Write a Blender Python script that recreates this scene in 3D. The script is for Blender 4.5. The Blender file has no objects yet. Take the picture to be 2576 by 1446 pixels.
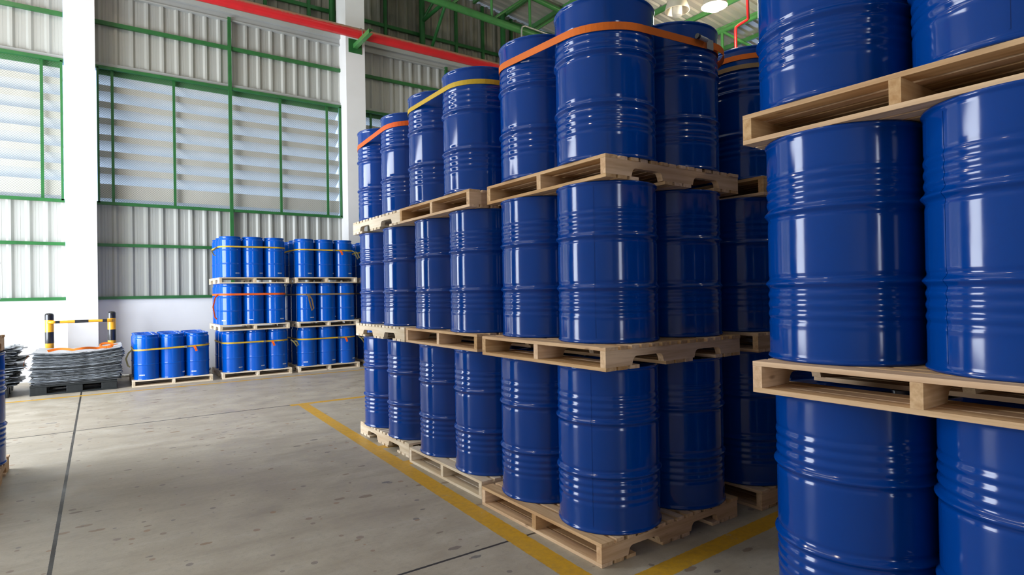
import bpy, math, random
from mathutils import Vector, Matrix
R = math.radians
PI = math.pi
S = bpy.context.scene
random.seed(7)

# ------------------------------------------------------------------ camera
cam = bpy.data.cameras.new('camera')
cam.sensor_width = 36.0
cam.sensor_fit = 'HORIZONTAL'
cam.lens = 1489.88 / 2576 * 36
cam.clip_start = 0.05
cam.clip_end = 200
co = bpy.data.objects.new('camera', cam)
S.collection.objects.link(co)
co.matrix_world = (Matrix.Translation((0, 0, 1.41)) @ Matrix.Rotation(R(145.0387 - 180), 4, 'Z')
                   @ Matrix.Rotation(R(90.36725), 4, 'X') @ Matrix.Rotation(R(-0.96892), 4, 'Z'))
S.camera = co

# ------------------------------------------------------------------ colour management
S.view_settings.view_transform = 'Standard'
S.view_settings.look = 'None'
S.view_settings.gamma = 1
S.view_settings.use_curve_mapping = False
S.view_settings.exposure = 0.0
S.cycles.use_denoising = True
S.cycles.max_bounces = 7
S.cycles.diffuse_bounces = 4
S.cycles.glossy_bounces = 4
S.cycles.sample_clamp_indirect = 6

# ------------------------------------------------------------------ sky
w = bpy.data.worlds.new('sky')
S.world = w
w.use_nodes = True
bg = w.node_tree.nodes['Background']
bg.inputs[0].default_value = (0.42, 0.61, 1.0, 1)
bg.inputs[1].default_value = 3.0


# ------------------------------------------------------------------ daylight at the doors and lamps
def area(name, loc, rot, sx, sy, power, col, spread=180):
    l = bpy.data.lights.new(name, 'AREA')
    l.shape = 'RECTANGLE'
    l.size = sx
    l.size_y = sy
    l.energy = power
    l.color = col
    l.spread = R(spread)
    o = bpy.data.objects.new(name, l)
    S.collection.objects.link(o)
    o.location = loc
    o.rotation_euler = rot
    return o


# left wall doors (light travels +X), rear wall doors (light travels +Y)
area('daylight_left_door_far', (-4.95, 8.9, 2.4), (0, R(-90), 0), 4.4, 5.8, 1180, (0.93, 0.97, 1.0))
area('daylight_rear_door', (-0.85, -9.95, 2.3), (R(90), 0, 0), 1.3, 4.2, 150, (0.97, 0.98, 1.0))
# added overhead fill lamp just under the solid roof
area('overhead_fill', (-3.6, 7.5, 10.55), (0, 0, 0), 1.0, 9.0, 120, (1.0, 0.98, 0.94))

# ------------------------------------------------------------------ materials
def mat(name, base=(0.8, 0.8, 0.8), rough=0.5, metal=0.0, coat=0.0, spec=0.5):
    m = bpy.data.materials.new(name)
    m.use_nodes = True
    b = m.node_tree.nodes['Principled BSDF']
    b.inputs['Base Color'].default_value = (*base, 1)
    b.inputs['Roughness'].default_value = rough
    b.inputs['Metallic'].default_value = metal
    b.inputs['Coat Weight'].default_value = coat
    b.inputs['Coat Roughness'].default_value = 0.05
    b.inputs['Specular IOR Level'].default_value = spec
    return m


class NT:
    def __init__(s, m):
        s.m = m
        s.t = m.node_tree
        s.b = s.t.nodes['Principled BSDF']

    def n(s, typ, **kw):
        x = s.t.nodes.new(typ)
        for k, v in kw.items():
            if k.startswith('i_'):
                x.inputs[int(k[2:]) if k[2:].isdigit() else k[2:].replace('_', ' ')].default_value = v
            else:
                setattr(x, k, v)
        return x

    def l(s, a, b):
        s.t.links.new(a, b)

    def math(s, op, a, b=None, c=None):
        x = s.t.nodes.new('ShaderNodeMath')
        x.operation = op
        for i, v in enumerate((a, b, c)):
            if v is None:
                continue
            if isinstance(v, (int, float)):
                x.inputs[i].default_value = v
            else:
                s.l(v, x.inputs[i])
        return x.outputs[0]

    def mix(s, f, a, b):
        x = s.t.nodes.new('ShaderNodeMix')
        x.data_type = 'RGBA'
        for sock, v in ((x.inputs[0], f), (x.inputs[6], a), (x.inputs[7], b)):
            if isinstance(v, (int, float)):
                sock.default_value = v
            elif isinstance(v, tuple):
                sock.default_value = (*v, 1)
            else:
                s.l(v, sock)
        return x.outputs[2]

    def noise(s, vec, scale, detail=3, rough=0.5):
        x = s.n('ShaderNodeTexNoise')
        x.inputs['Scale'].default_value = scale
        x.inputs['Detail'].default_value = detail
        x.inputs['Roughness'].default_value = rough
        s.l(vec, x.inputs['Vector'])
        return x.outputs['Fac']

    def ramp(s, f, stops):
        x = s.n('ShaderNodeValToRGB')
        e = x.color_ramp.elements
        while len(e) < len(stops):
            e.new(0.5)
        for i, (p, c) in enumerate(stops):
            e[i].position = p
            e[i].color = (*c, 1) if isinstance(c, tuple) else (c, c, c, 1)
        s.l(f, x.inputs[0])
        return x.outputs[0]

    def bump(s, h, strength, dist=0.01):
        x = s.n('ShaderNodeBump')
        x.inputs['Strength'].default_value = strength
        x.inputs['Distance'].default_value = dist
        s.l(h, x.inputs['Height'])
        s.l(x.outputs[0], s.b.inputs['Normal'])


def blue_paint(name, base):
    m = mat(name, base, 0.12, 0.0, 0.0, 0.42)
    t = NT(m)
    oi = t.n('ShaderNodeObjectInfo')
    tc = t.n('ShaderNodeTexCoord')
    nz = t.noise(tc.outputs['Object'], 9, 4)
    c = t.mix(t.math('MULTIPLY', oi.outputs['Random'], 0.5), base, tuple(v * 0.86 for v in base))
    t.l(c, t.b.inputs['Base Color'])
    t.l(t.ramp(nz, [(0.3, 0.09), (0.8, 0.15)]), t.b.inputs['Roughness'])
    return m


M = {}
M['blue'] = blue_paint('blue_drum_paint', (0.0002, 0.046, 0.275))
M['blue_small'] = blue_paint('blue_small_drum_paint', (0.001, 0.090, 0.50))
M['zinc'] = mat('zinc_bung', (0.75, 0.76, 0.78), 0.3, 1.0)
M['print'] = mat('white_print', (0.75, 0.8, 0.85), 0.6)


def wood(name, axis, c1, c2):
    m = mat(name, c1, 0.72, spec=0.25)
    t = NT(m)
    tc = t.n('ShaderNodeTexCoord')
    oi = t.n('ShaderNodeObjectInfo')
    mp = t.n('ShaderNodeMapping')
    sc = [38, 38, 38]
    sc[axis] = 2.2
    mp.inputs['Scale'].default_value = sc
    off = t.n('ShaderNodeCombineXYZ')
    r = t.math('MULTIPLY', oi.outputs['Random'], 37.0)
    for i in range(3):
        t.l(r, off.inputs[i])
    t.l(off.outputs[0], mp.inputs['Location'])
    t.l(tc.outputs['Object'], mp.inputs['Vector'])
    g = t.noise(mp.outputs[0], 1.0, 5, 0.62)
    mp2 = t.n('ShaderNodeMapping')
    sc2 = [5, 5, 5]
    sc2[axis] = 1.6
    mp2.inputs['Scale'].default_value = sc2
    t.l(off.outputs[0], mp2.inputs['Location'])
    t.l(tc.outputs['Object'], mp2.inputs['Vector'])
    g2 = t.noise(mp2.outputs[0], 1.0, 2)
    col = t.mix(t.ramp(g, [(0.36, 0.0), (0.62, 1.0)]), c2, c1)
    col = t.mix(t.math('MULTIPLY', t.ramp(g2, [(0.5, 0.0), (0.75, 1.0)]), 0.55), col, (c2[0] * 0.9, c2[1] * 0.75, c2[2] * 0.62))
    rv = t.n('ShaderNodeHueSaturation')
    t.l(t.math('MULTIPLY_ADD', oi.outputs['Random'], 0.34, 0.80), rv.inputs['Value'])
    t.l(t.math('MULTIPLY_ADD', oi.outputs['Random'], -0.3, 1.12), rv.inputs['Saturation'])
    t.l(col, rv.inputs['Color'])
    # knots
    vo = t.n('ShaderNodeTexVoronoi')
    vo.inputs['Scale'].default_value = 1.0
    mp3 = t.n('ShaderNodeMapping')
    sc3 = [9, 9, 9]
    sc3[axis] = 3.5
    mp3.inputs['Scale'].default_value = sc3
    t.l(off.outputs[0], mp3.inputs['Location'])
    t.l(tc.outputs['Object'], mp3.inputs['Vector'])
    t.l(mp3.outputs[0], vo.inputs['Vector'])
    kn = t.ramp(vo.outputs['Distance'], [(0.04, 1.0), (0.10, 0.0)])
    col = t.mix(t.math('MULTIPLY', kn, 0.6), rv.outputs[0], (0.16, 0.07, 0.03))
    t.l(col, t.b.inputs['Base Color'])
    t.bump(g, 0.25, 0.003)
    return m


WOOD = [wood('pine_grain_lengthwise_x', 0, (0.74, 0.50, 0.28), (0.55, 0.335, 0.165)),
        wood('pine_grain_lengthwise_y', 1, (0.74, 0.50, 0.28), (0.55, 0.335, 0.165))]
PALE = [wood('pale_pine_lengthwise_x', 0, (0.84, 0.72, 0.55), (0.70, 0.56, 0.38)),
        wood('pale_pine_lengthwise_y', 1, (0.84, 0.72, 0.55), (0.70, 0.56, 0.38))]


def dirty(name, base, dark, rough, scale=3.0, amt=0.5, streak=None):
    m = mat(name, base, rough)
    t = NT(m)
    tc = t.n('ShaderNodeTexCoord')
    v = tc.outputs['Object']
    if streak:
        mp = t.n('ShaderNodeMapping')
        mp.inputs['Scale'].default_value = streak
        t.l(v, mp.inputs['Vector'])
        v = mp.outputs[0]
    nz = t.noise(v, scale, 6, 0.6)
    t.l(t.mix(t.math('MULTIPLY', t.ramp(nz, [(0.4, 0.0), (0.75, 1.0)]), amt), base, dark), t.b.inputs['Base Color'])
    return m


M['green'] = dirty('green_steel_paint', (0.022, 0.145, 0.035), (0.013, 0.08, 0.022), 0.38, 6, 0.6)
M['lgreen'] = dirty('green_tube_paint', (0.07, 0.26, 0.07), (0.045, 0.17, 0.045), 0.34, 6, 0.6)
M['white'] = dirty('white_plaster', (0.86, 0.86, 0.86), (0.72, 0.70, 0.68), 0.8, 2.2, 0.25)
M['clad'] = dirty('grey_cladding_sheet', (0.43, 0.44, 0.41), (0.36, 0.355, 0.31), 0.42, 1.5, 0.5, (1, 1, 0.3))
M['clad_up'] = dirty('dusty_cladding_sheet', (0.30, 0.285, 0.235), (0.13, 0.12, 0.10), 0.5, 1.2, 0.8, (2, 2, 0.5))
M['flash'] = dirty('grey_flashing', (0.38, 0.395, 0.39), (0.32, 0.31, 0.27), 0.4, 2, 0.5)
M['roof'] = dirty('roof_sheet', (0.74, 0.70, 0.64), (0.52, 0.49, 0.44), 0.28, 1.6, 0.7, (0.3, 2, 1))
NT(M['roof']).b.inputs['Metallic'].default_value = 0.25
M['louver'] = dirty('louver_blade_sheet', (0.80, 0.76, 0.69), (0.64, 0.59, 0.51), 0.5, 2, 0.5)
M['mesh'] = mat('mesh_wire', (0.17, 0.21, 0.19), 0.6)
M['red'] = dirty('red_pipe_paint', (0.62, 0.02, 0.025), (0.42, 0.02, 0.02), 0.3, 4, 0.5)
# dust settled on the top side of the long red pipe
_t = NT(M['red'])
_g = _t.n('ShaderNodeNewGeometry')
_s = _t.n('ShaderNodeSeparateXYZ')
_t.l(_g.outputs['Normal'], _s.inputs[0])
_tc = _t.n('ShaderNodeTexCoord')
_nz = _t.noise(_tc.outputs['Object'], 14, 4)
_dust = _t.ramp(_t.math('ADD', _s.outputs[2], _t.math('MULTIPLY', _t.math('SUBTRACT', _nz, 0.5), 0.5)), [(0.12, 0.0), (0.45, 1.0)])
_prev = _t.b.inputs['Base Color'].links[0].from_socket
_t.l(_t.mix(_t.math('MULTIPLY', _dust, 0.75), _prev, (0.38, 0.28, 0.17)), _t.b.inputs['Base Color'])
M['yellow'] = mat('yellow_gloss_paint', (0.85, 0.40, 0.015), 0.3, coat=0.4)
M['black'] = mat('black_gloss_paint', (0.012, 0.012, 0.014), 0.28, coat=0.4)
M['plastic'] = dirty('black_plastic', (0.012, 0.016, 0.017), (0.03, 0.034, 0.035), 0.45, 30, 0.5)
M['steel'] = mat('buckle_steel', (0.55, 0.57, 0.6), 0.3, 1.0)
M['gal'] = mat('galvanised_conduit', (0.55, 0.54, 0.5), 0.4, 0.6)
M['shade'] = mat('lamp_shade_enamel', (0.75, 0.68, 0.56), 0.35)
M['outdoor'] = mat('outdoor_concrete', (0.7, 0.7, 0.68), 0.9)


def webbing(name, base, freq=420):
    m = mat(name, base, 0.65, spec=0.3)
    t = NT(m)
    tc = t.n('ShaderNodeTexCoord')
    nz = t.noise(tc.outputs['Object'], freq, 2)
    nz2 = t.noise(tc.outputs['Object'], 5, 3)
    c = t.mix(t.ramp(nz, [(0.35, 0.0), (0.65, 0.5)]), base, tuple(v * 0.72 for v in base))
    c = t.mix(t.math('MULTIPLY', t.ramp(nz2, [(0.45, 0.0), (0.8, 1.0)]), 0.4), c, tuple(v * 0.55 + 0.02 for v in base))
    t.l(c, t.b.inputs['Base Color'])
    t.bump(nz, 0.2, 0.001)
    return m


M['orange'] = webbing('orange_webbing', (0.80, 0.17, 0.012))
M['orange_red'] = webbing('bright_orange_webbing', (0.90, 0.13, 0.01))
M['yellow_web'] = webbing('yellow_webbing', (0.66, 0.43, 0.03))
M['brown_web'] = webbing('faded_brown_webbing', (0.30, 0.20, 0.10))
M['olive_web'] = webbing('olive_webbing', (0.33, 0.29, 0.12))


def emis(name, col, st):
    m = mat(name)
    b = m.node_tree.nodes['Principled BSDF']
    b.inputs['Emission Color'].default_value = (*col, 1)
    b.inputs['Emission Strength'].default_value = st
    return m


M['lamp'] = emis('lit_lamp_bulb', (1.0, 0.92, 0.76), 40)
M['glass'] = mat('lamp_glass', (0.8, 0.82, 0.8), 0.2)
NT(M['glass']).b.inputs['Transmission Weight'].default_value = 0.5


def sheet_mat(name, top, edge):
    m = mat(name, top, 0.45)
    t = NT(m)
    g = t.n('ShaderNodeTexCoord')
    oi = t.n('ShaderNodeObjectInfo')
    nz = t.noise(g.outputs['Object'], 7, 5)
    c = t.mix(t.ramp(nz, [(0.4, 0.0), (0.7, 0.8)]), top, edge)
    hv = t.n('ShaderNodeHueSaturation')
    t.l(c, hv.inputs['Color'])
    t.l(t.math('MULTIPLY_ADD', oi.outputs['Random'], 1.1, 0.15), hv.inputs['Value'])
    t.l(hv.outputs[0], t.b.inputs['Base Color'])
    return m


M['sheet'] = sheet_mat('grey_plastic_sheet', (0.40, 0.44, 0.48), (0.10, 0.115, 0.125))
M['sheet_top'] = dirty('pale_grey_sheet', (0.52, 0.54, 0.57), (0.42, 0.44, 0.46), 0.5, 5, 0.5)


def floor_mat():
    m = mat('worn_concrete_floor', (0.4, 0.38, 0.34), 0.5, spec=0.4)
    t = NT(m)
    g = t.n('ShaderNodeNewGeometry')
    P = g.outputs['Position']
    sep = t.n('ShaderNodeSeparateXYZ')
    t.l(P, sep.inputs[0])
    X, Y = sep.outputs[0], sep.outputs[1]
    big = t.noise(P, 0.55, 4)
    mid = t.noise(P, 3.2, 6, 0.62)
    fine = t.noise(P, 26, 6, 0.7)
    grit = t.noise(P, 140, 3, 0.7)
    c = t.ramp(mid, [(0.28, (0.345, 0.290, 0.210)), (0.5, (0.415, 0.365, 0.285)), (0.72, (0.495, 0.448, 0.365))])
    c = t.mix(t.ramp(big, [(0.35, 0.0), (0.7, 0.6)]), c, (0.39, 0.335, 0.255))
    mpb = t.n('ShaderNodeMapping')
    mpb.inputs['Rotation'].default_value = (0, 0, 0.35)
    mpb.inputs['Scale'].default_value = (0.7, 2.6, 1)
    t.l(P, mpb.inputs['Vector'])
    blot = t.noise(mpb.outputs[0], 1.9, 7, 0.68)
    c = t.mix(t.ramp(blot, [(0.50, 0.0), (0.68, 0.5)]), c, (0.27, 0.225, 0.165))
    c = t.mix(t.ramp(blot, [(0.30, 0.4), (0.44, 0.0)]), c, (0.52, 0.49, 0.43))
    c = t.mix(t.ramp(fine, [(0.50, 0.0), (0.74, 0.5)]), c, (0.27, 0.245, 0.20))
    c = t.mix(t.ramp(grit, [(0.45, 0.0), (0.7, 0.2)]), c, (0.25, 0.23, 0.19))
    # oily drips: small elongated blobs in patches
    mp = t.n('ShaderNodeMapping')
    mp.inputs['Scale'].default_value = (3.2, 6.5, 1)
    mp.inputs['Rotation'].default_value = (0, 0, 0.6)
    t.l(P, mp.inputs['Vector'])
    vo = t.n('ShaderNodeTexVoronoi')
    vo.inputs['Scale'].default_value = 1.6
    t.l(mp.outputs[0], vo.inputs['Vector'])
    patch = t.ramp(t.noise(P, 0.8, 3), [(0.42, 0.0), (0.52, 1.0)])
    rnd = t.n('ShaderNodeSeparateColor')
    t.l(vo.outputs['Color'], rnd.inputs[0])
    lim = t.math('MULTIPLY', t.math('POWER', rnd.outputs[0], 2.0), 0.30)
    wob = t.math('MULTIPLY_ADD', t.math('SUBTRACT', t.noise(P, 30, 2), 0.5), 0.16, lim)
    spot = t.math('LESS_THAN', vo.outputs['Distance'], t.math('MULTIPLY', wob, patch))
    spotc = t.mix(rnd.outputs[1], (0.11, 0.11, 0.115), (0.25, 0.16, 0.09))
    c = t.mix(t.math('MULTIPLY', spot, 0.75), c, spotc)
    vo2 = t.n('ShaderNodeTexVoronoi')
    vo2.inputs['Scale'].default_value = 13
    t.l(P, vo2.inputs['Vector'])
    r2 = t.n('ShaderNodeSeparateColor')
    t.l(vo2.outputs['Color'], r2.inputs[0])
    sp2 = t.math('LESS_THAN', vo2.outputs['Distance'], t.math('MULTIPLY', t.math('POWER', r2.outputs[0], 4.0), 0.30))
    c = t.mix(t.math('MULTIPLY', sp2, 0.65), c, t.mix(r2.outputs[1], (0.12, 0.12, 0.13), (0.32, 0.18, 0.09)))
    # scuffs
    mp3 = t.n('ShaderNodeMapping')
    mp3.inputs['Rotation'].default_value = (0, 0, 0.5)
    mp3.inputs['Scale'].default_value = (0.8, 9, 1)
    t.l(P, mp3.inputs['Vector'])
    sc = t.noise(mp3.outputs[0], 2.2, 5, 0.7)
    c = t.mix(t.ramp(sc, [(0.60, 0.0), (0.72, 0.38)]), c, (0.24, 0.21, 0.17))
    edge = t.math('MULTIPLY', t.math('SUBTRACT', t.noise(P, 34, 4, 0.7), 0.5), 0.020)

    def band(v, lo, hi):
        v2 = t.math('ADD', v, edge)
        return t.math('MULTIPLY', t.math('GREATER_THAN', v2, lo), t.math('LESS_THAN', v2, hi))
    # saw-cut joints
    jw = t.math('MULTIPLY', edge, 0.3)
    j1 = t.math('LESS_THAN', t.math('ABSOLUTE', t.math('ADD', t.math('ADD', X, 0.219), jw)), 0.0105)
    j2 = t.math('LESS_THAN', t.math('ABSOLUTE', t.math('ADD', t.math('SUBTRACT', Y, 7.865), jw)), 0.013)
    j3 = t.math('LESS_THAN', t.math('ABSOLUTE', t.math('ADD', t.math('SUBTRACT', Y, 2.775), jw)), 0.009)
    j3 = t.math('MULTIPLY', j3, t.math('GREATER_THAN', X, 0.4))
    jj = t.math('MINIMUM', t.math('ADD', t.math('ADD', j1, j2), j3), 1.0)
    c = t.mix(t.math('MULTIPLY', jj, 0.95), c, (0.02, 0.018, 0.016))
    # painted lines
    xs = t.math('SUBTRACT', X, t.math('MULTIPLY', t.math('SUBTRACT', Y, 2.2), 0.040))
    l1 = t.math('MULTIPLY', band(xs, 1.862, 1.992), t.math('MULTIPLY', t.math('GREATER_THAN', Y, 1.96), t.math('LESS_THAN', Y, 7.84)))
    ys = t.math('SUBTRACT', Y, t.math('MULTIPLY', t.math('SUBTRACT', X, 2.2), 0.035))
    l2 = t.math('MULTIPLY', band(ys, 1.955, 2.075), t.math('GREATER_THAN', X, 1.9))
    l3 = t.math('MULTIPLY', band(Y, 7.79, 7.90), t.math('GREATER_THAN', X, 2.0))
    l4 = band(Y, 10.60, 10.69)
    l5 = t.math('MULTIPLY', band(Y, 5.11, 5.22), t.math('MULTIPLY', t.math('GREATER_THAN', X, 2.0), t.math('LESS_THAN', X, 2.4)))
    l6 = t.math('MULTIPLY', band(Y, 4.50, 4.62), t.math('MULTIPLY', t.math('GREATER_THAN', X, 2.0), t.math('LESS_THAN', X, 3.0)))
    ln = t.math('MINIMUM', t.math('ADD', t.math('ADD', t.math('ADD', l1, l2), t.math('ADD', l3, l4)), t.math('ADD', l5, l6)), 1.0)
    wear = t.ramp(t.noise(P, 7, 8, 0.75), [(0.62, 1.0), (0.68, 0.15)])
    dirt = t.mix(t.ramp(fine, [(0.4, 0.0), (0.72, 0.5)]), (0.62, 0.34, 0.018), (0.30, 0.19, 0.05))
    c = t.mix(t.math('MULTIPLY', ln, wear), c, dirt)
    t.l(c, t.b.inputs['Base Color'])
    rr = t.ramp(mid, [(0.3, 0.38), (0.7, 0.60)])
    t.l(rr, t.b.inputs['Roughness'])
    h = t.math('SUBTRACT', t.math('ADD', fine, t.math('MULTIPLY', grit, 0.3)), t.math('MULTIPLY', jj, 1.5))
    t.bump(h, 0.25, 0.004)
    return m


M['floor'] = floor_mat()

# ------------------------------------------------------------------ mesh builder and tagging
LINK = S.collection.objects.link


class MB:
    def __init__(s):
        s.v = []
        s.f = []

    def box(s, x0, x1, y0, y1, z0, z1):
        b = len(s.v)
        s.v += [(x0, y0, z0), (x1, y0, z0), (x1, y1, z0), (x0, y1, z0), (x0, y0, z1), (x1, y0, z1), (x1, y1, z1), (x0, y1, z1)]
        s.f += [(b, b + 3, b + 2, b + 1), (b + 4, b + 5, b + 6, b + 7), (b, b + 1, b + 5, b + 4), (b + 1, b + 2, b + 6, b + 5),
                (b + 2, b + 3, b + 7, b + 6), (b + 3, b, b + 4, b + 7)]
        return s

    def bar(s, p, q, w, h, up=(0, 0, 1)):
        p = Vector(p)
        q = Vector(q)
        d = (q - p).normalized()
        u = Vector(up)
        side = d.cross(u)
        if side.length < 1e-4:
            side = d.cross(Vector((0, 1, 0)))
        side.normalize()
        u = side.cross(d).normalized()
        b = len(s.v)
        for c in (p, q):
            for a, e in ((-1, -1), (1, -1), (1, 1), (-1, 1)):
                s.v.append(tuple(c + side * (a * w / 2) + u * (e * h / 2)))
        s.f += [(b, b + 1, b + 2, b + 3), (b + 7, b + 6, b + 5, b + 4)]
        for i in range(4):
            j = (i + 1) % 4
            s.f.append((b + i, b + 4 + i, b + 4 + j, b + j))
        return s

    def tube(s, pts, r, seg=12, cap=True):
        pts = [Vector(p) for p in pts]
        b = len(s.v)
        n = len(pts)
        prev = None
        for i, p in enumerate(pts):
            d = (pts[min(i + 1, n - 1)] - pts[max(i - 1, 0)]).normalized()
            a = prev if prev is not None else (Vector((0, 0, 1)) if abs(d.z) < 0.9 else Vector((1, 0, 0)))
            a = (a - d * a.dot(d)).normalized()
            prev = a
            c = d.cross(a)
            for k in range(seg):
                t = 2 * PI * k / seg
                s.v.append(tuple(p + a * (r * math.cos(t)) + c * (r * math.sin(t))))
        for i in range(n - 1):
            for k in range(seg):
                k2 = (k + 1) % seg
                s.f.append((b + i * seg + k, b + i * seg + k2, b + (i + 1) * seg + k2, b + (i + 1) * seg + k))
        if cap:
            s.f.append(tuple(b + k for k in reversed(range(seg))))
            s.f.append(tuple(b + (n - 1) * seg + k for k in range(seg)))
        return s

    def lathe(s, prof, seg=48, cx=0, cy=0, close=False):
        b = len(s.v)
        n = len(prof)
        for r, z in prof:
            for k in range(seg):
                t = 2 * PI * k / seg
                s.v.append((cx + r * math.cos(t), cy + r * math.sin(t), z))
        for i in range(n - 1):
            for k in range(seg):
                k2 = (k + 1) % seg
                s.f.append((b + i * seg + k, b + i * seg + k2, b + (i + 1) * seg + k2, b + (i + 1) * seg + k))
        if prof[0][0] > 1e-6:
            s.f.append(tuple(b + k for k in reversed(range(seg))))
        if prof[-1][0] > 1e-6:
            s.f.append(tuple(b + (n - 1) * seg + k for k in range(seg)))
        return s

    def ribbon(s, pts, side, w, th=0.003):
        """flat strap along pts; side = list of width directions"""
        pts = [Vector(p) for p in pts]
        n = len(pts)
        b = len(s.v)
        for i, p in enumerate(pts):
            d = (pts[min(i + 1, n - 1)] - pts[max(i - 1, 0)]).normalized()
            sd = Vector(side[i] if isinstance(side, list) else side)
            sd = (sd - d * sd.dot(d)).normalized()
            nn = d.cross(sd).normalized()
            for a, e in ((-1, -1), (1, -1), (1, 1), (-1, 1)):
                s.v.append(tuple(p + sd * (a * w / 2) + nn * (e * th / 2)))
        for i in range(n - 1):
            for k in range(4):
                k2 = (k + 1) % 4
                s.f.append((b + i * 4 + k, b + i * 4 + k2, b + (i + 1) * 4 + k2, b + (i + 1) * 4 + k))
        s.f.append((b + 3, b + 2, b + 1, b))
        s.f.append((b + (n - 1) * 4, b + (n - 1) * 4 + 1, b + (n - 1) * 4 + 2, b + (n - 1) * 4 + 3))
        return s

    def build(s, name, m, parent=None, smooth=False, bevel=0):
        me = bpy.data.meshes.new(name)
        me.from_pydata(s.v, [], s.f)
        me.materials.append(m)
        if smooth:
            me.polygons.foreach_set('use_smooth', [True] * len(me.polygons))
            try:
                me.set_sharp_from_angle(angle=R(50))
            except Exception:
                pass
        me.update()
        o = bpy.data.objects.new(name, me)
        LINK(o)
        if parent:
            o.parent = parent
        if bevel:
            md = o.modifiers.new('edge', 'BEVEL')
            md.width = bevel
            md.segments = 2
            md.limit_method = 'ANGLE'
        return o


def tag(o, label, cat, group=None):
    o['label'] = label
    o['category'] = cat
    if group:
        o['group'] = group
    return o


def struct(o, label=None):
    o['kind'] = 'structure'
    if label:
        o['label'] = label
    return o


def empty(name, loc=(0, 0, 0), rz=0):
    o = bpy.data.objects.new(name, None)
    o.empty_display_size = 0.1
    LINK(o)
    o.location = loc
    o.rotation_euler = (0, 0, rz)
    return o


def copy_tree(o, parent=None):
    c = o.copy()
    LINK(c)
    if parent:
        c.parent = parent
    for ch in list(o.children):
        copy_tree(ch, c)
    return c


# ================================================================== THE SETTING
WY = 13.0          # inner face of the long wall
BAY = 4.95


def roofz(x):
    return 10.42 - 0.111 * x


fl = MB().box(-5.0, 24, -10, 14.2, -0.2, 0).build('floor', M['floor'])
struct(fl, 'worn grey concrete floor with yellow painted lines and saw-cut joints')
og = MB().box(-60, 70, 14.3, 60, -0.35, -0.15).box(-60, -5.2, -40, 14.3, -0.35, -0.15).box(-5.2, 60, -40, -10.25, -0.35, -0.15).build('ground', M['outdoor'])
struct(og, 'pale concrete ground outside the warehouse')


def corrugated(name, m, x0, x1, z0, z1, y, parent=None, phase=0.0):
    """wall sheet in the XZ plane; ribs stand towards the room (-Y)"""
    prof = []
    per = 0.247
    k0 = math.floor((x0 - phase) / per) - 1
    k1 = math.ceil((x1 - phase) / per) + 1
    for k in range(k0, k1):
        b = phase + k * per
        for dx, dy in ((0, 0), (0.034, -0.036), (0.070, -0.036), (0.104, 0), (0.140, 0), (0.1435, -0.003), (0.147, 0),
                       (0.185, 0), (0.1885, -0.003), (0.192, 0), (0.222, 0)):
            prof.append((b + dx, dy))
    pts = []
    for (xa, ya), (xb, yb) in zip(prof, prof[1:]):
        if xa <= x0 < xb:
            f = (x0 - xa) / (xb - xa)
            pts.append((x0, ya + f * (yb - ya)))
        if x0 < xa < x1:
            pts.append((xa, ya))
        if xa < x1 <= xb:
            f = (x1 - xa) / (xb - xa)
            pts.append((x1, ya + f * (yb - ya)))
    b = MB()
    n = len(pts)
    for zz in (0, 1):
        for (x, dy) in pts:
            z = z0 if zz == 0 else (z1(x) if callable(z1) else z1)
            b.v.append((x, y + dy, z))
    for zz in (0, 1):
        for (x, dy) in pts:
            z = z0 if zz == 0 else (z1(x) if callable(z1) else z1)
            b.v.append((x, y + dy + 0.004, z))
    for i in range(n - 1):
        b.f.append((i, i + 1, n + i + 1, n + i))
        b.f.append((2 * n + i + 1, 2 * n + i, 3 * n + i, 3 * n + i + 1))
    return b.build(name, m, parent)


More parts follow.
